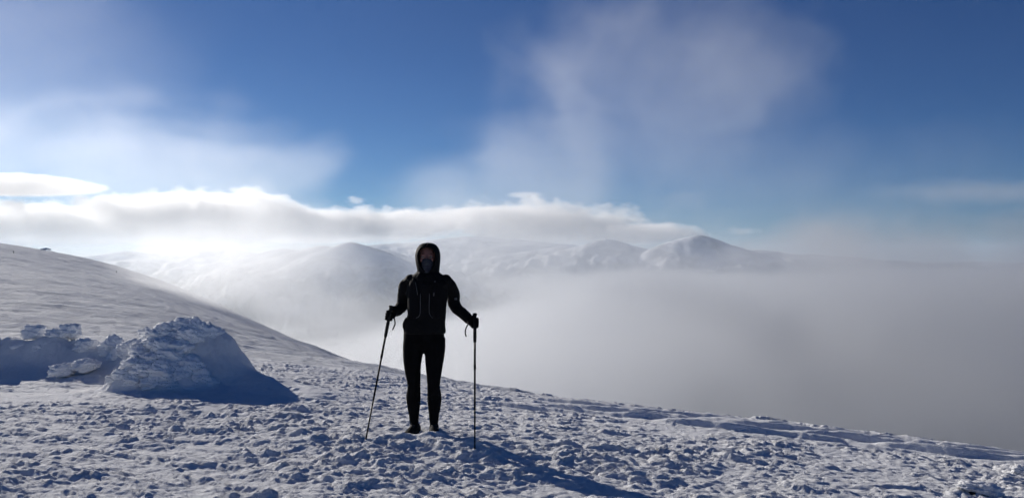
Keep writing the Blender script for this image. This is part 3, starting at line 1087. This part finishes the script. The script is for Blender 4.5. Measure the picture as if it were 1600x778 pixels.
pts = [Vector(q) for q in curve_pts([tuple(on_front(a, b, 0.014)) for a, b in ((651.7, 440), (653.8, 450), (655.5, 459.5))], 4)]
tube_into(bm, pts, [.0026] * len(pts), 8)
to_obj('zip_pull_cord', bm, M_TRIM, person_root)
for px, py, w, h in ((682, 458.5, 2.6, 2.6), (684.5, 439, 4.0, 0.9), (711.5, 467, 2.2, 1.8)):
    bm = bmesh.new()
    c = [on_front(px + a * w, py + b * h, 0.013) for a, b in ((-1, -1), (1, -1), (1, 1), (-1, 1))]
    bm.faces.new([bm.verts.new(q) for q in c])
    b_ = to_obj('reflective_badge', bm, M_TRIM, person_root)
    so = b_.modifiers.new('thickness', 'SOLIDIFY')
    so.thickness = 0.002
# bunched fabric hanging at the hip
bm = bmesh.new()
pts = [P(636, 496, -.05), P(633.2, 504, -.05), P(632.2, 512, -.04), P(634, 520, -.04)]
tube_into(bm, *sweep(pts, [.012, .017, .018, .010], 4))
to_obj('hip_pocket', bm, M_JACKET, person_root, 0.006, 2, 0.003)

# ---- shoes
for s, ax, ang in ((-1, legL[-1], 0.30), (1, legR[-1], -0.10)):
    bm = bmesh.new()
    f = Vector((-math.sin(ang), -math.cos(ang), 0))
    r = Vector((math.cos(ang), -math.sin(ang), 0))
    a0 = Vector((ax.x, ax.y, 0.0))
    prof = [(-.075, .030, .035, .036), (-.05, .036, .050, .048), (0, .038, .052, .052), (.05, .040, .042, .042), (.10, .045, .034, .032), (.15, .046, .028, .026), (.185, .034, .022, .020), (.20, .012, .014, .014)]
    pts = [a0 + f * q[0] + Vector((0, 0, q[3] + 0.012)) for q in prof]
    tube_into(bm, pts, [(q[1], q[2]) for q in prof], 16, up=Vector((0, 0, 1)))
    tube_into(bm, [a0 + Vector((0, 0, .03)), a0 + Vector((0, 0, .075)), a0 + Vector((0, 0, .105))], [.045, .041, .037], 16)
    sh = to_obj('shoe', bm, M_SHOE, person_root, 0.006, 2)
    bm = bmesh.new()
    w = [(-.085, .022), (-.06, .036), (0, .038), (.06, .042), (.12, .048), (.17, .042), (.205, .018)]
    top = [bm.verts.new(a0 + f * u + r * v + Vector((0, 0, .022))) for u, v in w] + [bm.verts.new(a0 + f * u - r * v + Vector((0, 0, .022))) for u, v in w[::-1]]
    fa = bm.faces.new(top)
    ex = bmesh.ops.extrude_face_region(bm, geom=[fa])
    for q in ex['geom']:
        if isinstance(q, bmesh.types.BMVert):
            q.co.z -= 0.024
    to_obj('sole', bm, M_SOLE, sh)
    bm = bmesh.new()
    for k in range(4):
        c = a0 + f * (0.035 + .022 * k) + Vector((0, 0, .098 - .010 * k))
        tube_into(bm, [c - r * .022, c + Vector((0, 0, .006)), c + r * .022], [.003] * 3, 6)
    lc = to_obj('laces', bm, M_TRIM, sh)
    lc['kind'] = 'stuff'


# ------------------------------------------------------------------ trekking poles and the gloves round them
def ground_depth(px, py, lo=5.4, hi=8.4):
    for D in np.arange(lo, hi, 0.02):
        q = W(px, py, D)
        if q.z < zground(q.x, q.y):
            return D
    return lo


def pole(tip_px, top_px, top_D, label):
    tip = W(*tip_px, ground_depth(*tip_px))
    top = W(*top_px, top_D)
    tip = tip - (top - tip).normalized() * 0.10          # the point and basket are sunk in the crust
    root = tag(empty('trekking_pole', tip - Vector((0, 0, .02))), label, 'trekking pole', 'trekking poles')
    o = root.location
    ax = (top - tip).normalized()
    L = (top - tip).length

    def part(name, segs, mat, parent=root, seg=12):
        bm = bmesh.new()
        tube_into(bm, [tip + ax * a - o for a, r in segs], [r for a, r in segs], seg)
        return to_obj(name, bm, mat, parent)
    part('tip', [(-.05, .002), (-.03, .0045), (.03, .006)], M_TRIM)
    part('lower_shaft', [(.02, .0062), (.42, .0066)], M_POLE)
    part('middle_shaft', [(.42, .0078), (.78, .0078)], M_POLE)
    part('upper_shaft', [(.78, .009), (L - .25, .009)], M_POLE)
    part('basket', [(.062, .009), (.066, .024), (.072, .026), (.078, .010)], M_POLE, seg=18)
    part('clamp', [(.765, .0082), (.77, .0105), (.80, .0105), (.805, .009)], M_POLE)
    part('foam_grip', [(L - .27, .010), (L - .265, .0135), (L - .15, .0145), (L - .13, .012)], M_CORK)
    part('grip', [(L - .14, .0125), (L - .125, .0155), (L - .10, .0135), (L - .07, .0150), (L - .04, .0135), (L - .018, .015), (L - .012, .019), (L - .003, .0205), (L, .014)], M_CORK)
    return root, tip, top, ax


def glove(name, wrist, mid, ax, side, strap_drop):
    """side: +1 when the palm lies on the +X side of the grip"""
    bm = bmesh.new()
    f = (mid - wrist)
    f = (f - ax * f.dot(ax)).normalized()            # from the wrist towards the grip
    n = ax.cross(f).normalized()
    if n.y > 0:
        n = -n                                       # n points to the camera
    palm = mid - f * .034
    tube_into(bm, [wrist - (mid - wrist).normalized() * .05, wrist, palm.lerp(wrist, .45), palm, palm + f * .022], [(.043, .040), (.040, .034), (.043, .028), (.044, .025), (.036, .020)], 18, up=f)
    for k, (off, ln, r) in enumerate(((.034, 4.1, .0112), (.012, 4.5, .0118), (-.010, 4.3, .0114), (-.031, 3.7, .0104))):
        c = mid + ax * off
        pts = []
        for q in range(9):
            a = -0.9 + ln * q / 8.0
            rr = .0285 - .004 * q / 8.0
            pts.append(c - f * math.cos(a) * rr * 1.05 + n * (-math.sin(a)) * rr - ax * (.004 * q / 8))
        tube_into(bm, pts, [r * 1.05] * 4 + [r * (1.0 - .05 * i) for i in range(5)], 10)
    pts = []
    for q in range(7):                               # thumb closes the other way round, higher up
        a = 0.5 - 2.9 * q / 6.0
        pts.append(mid + ax * (.030 + .018 * q / 6.0) - f * math.cos(a) * .031 + n * (-math.sin(a)) * .031)
    tube_into(bm, [palm + ax * .012 + n * .014] + pts, [.015, .014, .0135, .013, .0125, .0122, .0118, .009], 10)
    return bm


def add_hand(arm, top, ax, wrist, L_side):
    root = person_root.location
    mid = top - ax * .085 - root
    bm = glove('glove', wrist, mid, ax, L_side, 0)
    g = to_obj('glove', bm, M_GLOVE, person_root, 0.0042, 1)
    return mid + root


pl, tipl, topl, axl = pole((572, 686), (611.5, 477.5), 6.70, 'black trekking pole leaning, held on the left by the gloved hand at waist height')
pr, tipr, topr, axr = pole((742, 701), (742, 490), 6.73, 'black trekking pole standing upright, held out on the right by the lower hand')
midl = add_hand(armL, topl, axl, armL[-1] + Vector((.0, .0, 0)), 1)
midr = add_hand(armR, topr, axr, armR[-1], -1)
for root, mid, px, sgn in ((pl, midl, 1, 1), (pr, midr, -1, -1)):
    bm = bmesh.new()
    o = root.location
    base = mid - o
    if sgn > 0:
        pts = [base + Vector(q) for q in ((.018, -.03, .03), (.045, -.035, -.02), (.052, -.03, -.065), (.042, -.03, -.095), (.030, -.03, -.120))]
    else:
        pts = [base + Vector(q) for q in ((-.02, -.03, .03), (-.055, -.035, -.01), (-.075, -.03, -.05), (-.079, -.03, -.085), (-.070, -.03, -.115))]
    c = [Vector(q) for q in curve_pts([tuple(q) for q in pts], 4)]
    tube_into(bm, c, [(.0055, .0018)] * len(c), 8)
    to_obj('wrist_strap', bm, M_GLOVE, root)


# ------------------------------------------------------------------ far-off specks on the hillside: a cairn and walkers
def hill_point(px, py):
    """where the sight line through a pixel meets the hillside (or passes closest to it)"""
    d = np.geomspace(60, 800, 3000)
    x = (px - 800) / FPX * d
    z = zbase(x[None, :], d[None, :])[0]
    row = HOR - (z - CAMZ) / d * FPX
    hit = np.nonzero(row <= py)[0]
    i = hit[0] if len(hit) else int(np.argmin(row))
    return Vector((x[i], d[i], z[i]))


M_DARK = cloth('dark_walking_clothes', (0.03, 0.03, 0.035), 0.8)


def far_person(px, py, label, seed, stride):
    p = hill_point(px, py)
    bm = bmesh.new()
    stack_into(bm, [(.78, 0, 0, .15, .11), (.95, 0, 0, .19, .13), (1.15, 0, -.02, .2, .15), (1.38, 0, -.02, .22, .13), (1.46, 0, 0, .12, .09), (1.52, 0, 0, .07, .07)], 14)
    ball_into(bm, (0, 0, 1.64), (.095, .11, .125), 2)
    for s in (-1, 1):
        tube_into(bm, [(s * .1, 0, .84), (s * .1, -s * stride * .4, .48), (s * .1, -s * stride, .06), (s * .1, -s * stride - .16, .03)], [.1, .075, .055, .04], 10)
        tube_into(bm, [(s * .2, 0, 1.4), (s * .27, s * stride * .3, 1.14), (s * .26, s * stride * .6 - .1, .92)], [.065, .055, .04], 8)
    tube_into(bm, [(0, .13, 1.0), (0, .19, 1.2), (0, .13, 1.42)], [(.14, .08), (.16, .11), (.13, .07)], 12)
    o = to_obj('person', bm, M_DARK, None, 0.03, 1)
    o.location = p - Vector((0, 0, 0.1))
    return tag(o, label, 'person', 'walkers on the far hillside')


far_person(182, 427, 'tiny dark walker alone on the mid hillside, left of the walkers on the skyline', 1, .25)
far_person(344.5, 473, 'tiny dark walker on the skyline, left one of the close pair', 2, .2)
far_person(353, 475, 'tiny dark walker on the skyline, right one of the close pair', 3, .15)
far_person(21, 396, 'tiny pale grey walker below the hilltop at the far left edge', 4, .2)
p = hill_point(72, 391)
fc = tag(empty('summit_cairn', p), 'small dark cairn on the distant hilltop skyline', 'cairn')
for i in range(26):
    a, q = rng.uniform(0, 6.28), rng.uniform(0, 1)
    rr = 2.7 * (1 - q) ** 0.8
    put_stone(fc, p + Vector((rr * math.cos(a) * 1.35, rr * math.sin(a), 0.1 + 1.1 * q)), rng.uniform(0.6, 0.9))


# ------------------------------------------------------------------ the air: mist, cloud and haze
volume('mist', (-420, 15, -135), (640, 900, 55), (250, 205, 64), near_mist, 0.022, 0.65,
       'bright valley mist welling up behind the summit edge', 8.0, (0.79, 0.805, 0.83))
volume('valley_fog', (-2600, 800, -330), (6500, 8600, 60), (220, 170, 56), far_fog, 0.006, 0.65,
       'level sea of fog filling the valley before the mountains', 45.0, (0.79, 0.805, 0.83))
volume('thin_cloud', (-950, 600, 20), (1000, 1350, 400), (280, 84, 84), sky_wisps, 0.0014, 0.55,
       'thin torn veil of cloud drifting across the blue sky', 22.0)
volume('cloud_bank', (-16500, 12500, 150), (12500, 21500, 1900), (440, 90, 64), cloud_bank, 0.0020, 0.38,
       'long white bank of cloud lying over the far mountains', 70.0)

# even haze: a closed box of air round everything on the ground
bm = bmesh.new()
bmesh.ops.create_cube(bm, size=1.0)
for v in bm.verts:
    v.co = Vector((v.co.x * 34000, v.co.y * 22000 + 6000, -560 if v.co.z < 0 else 215))
me = bpy.data.meshes.new('haze')
bm.to_mesh(me)
bm.free()
tag(link('haze', me, mat=vol_material('haze_air', 0.000068, 0.35, (0.76, 0.87, 1.0))), 'pale blue haze over the far ground', kind='stuff')
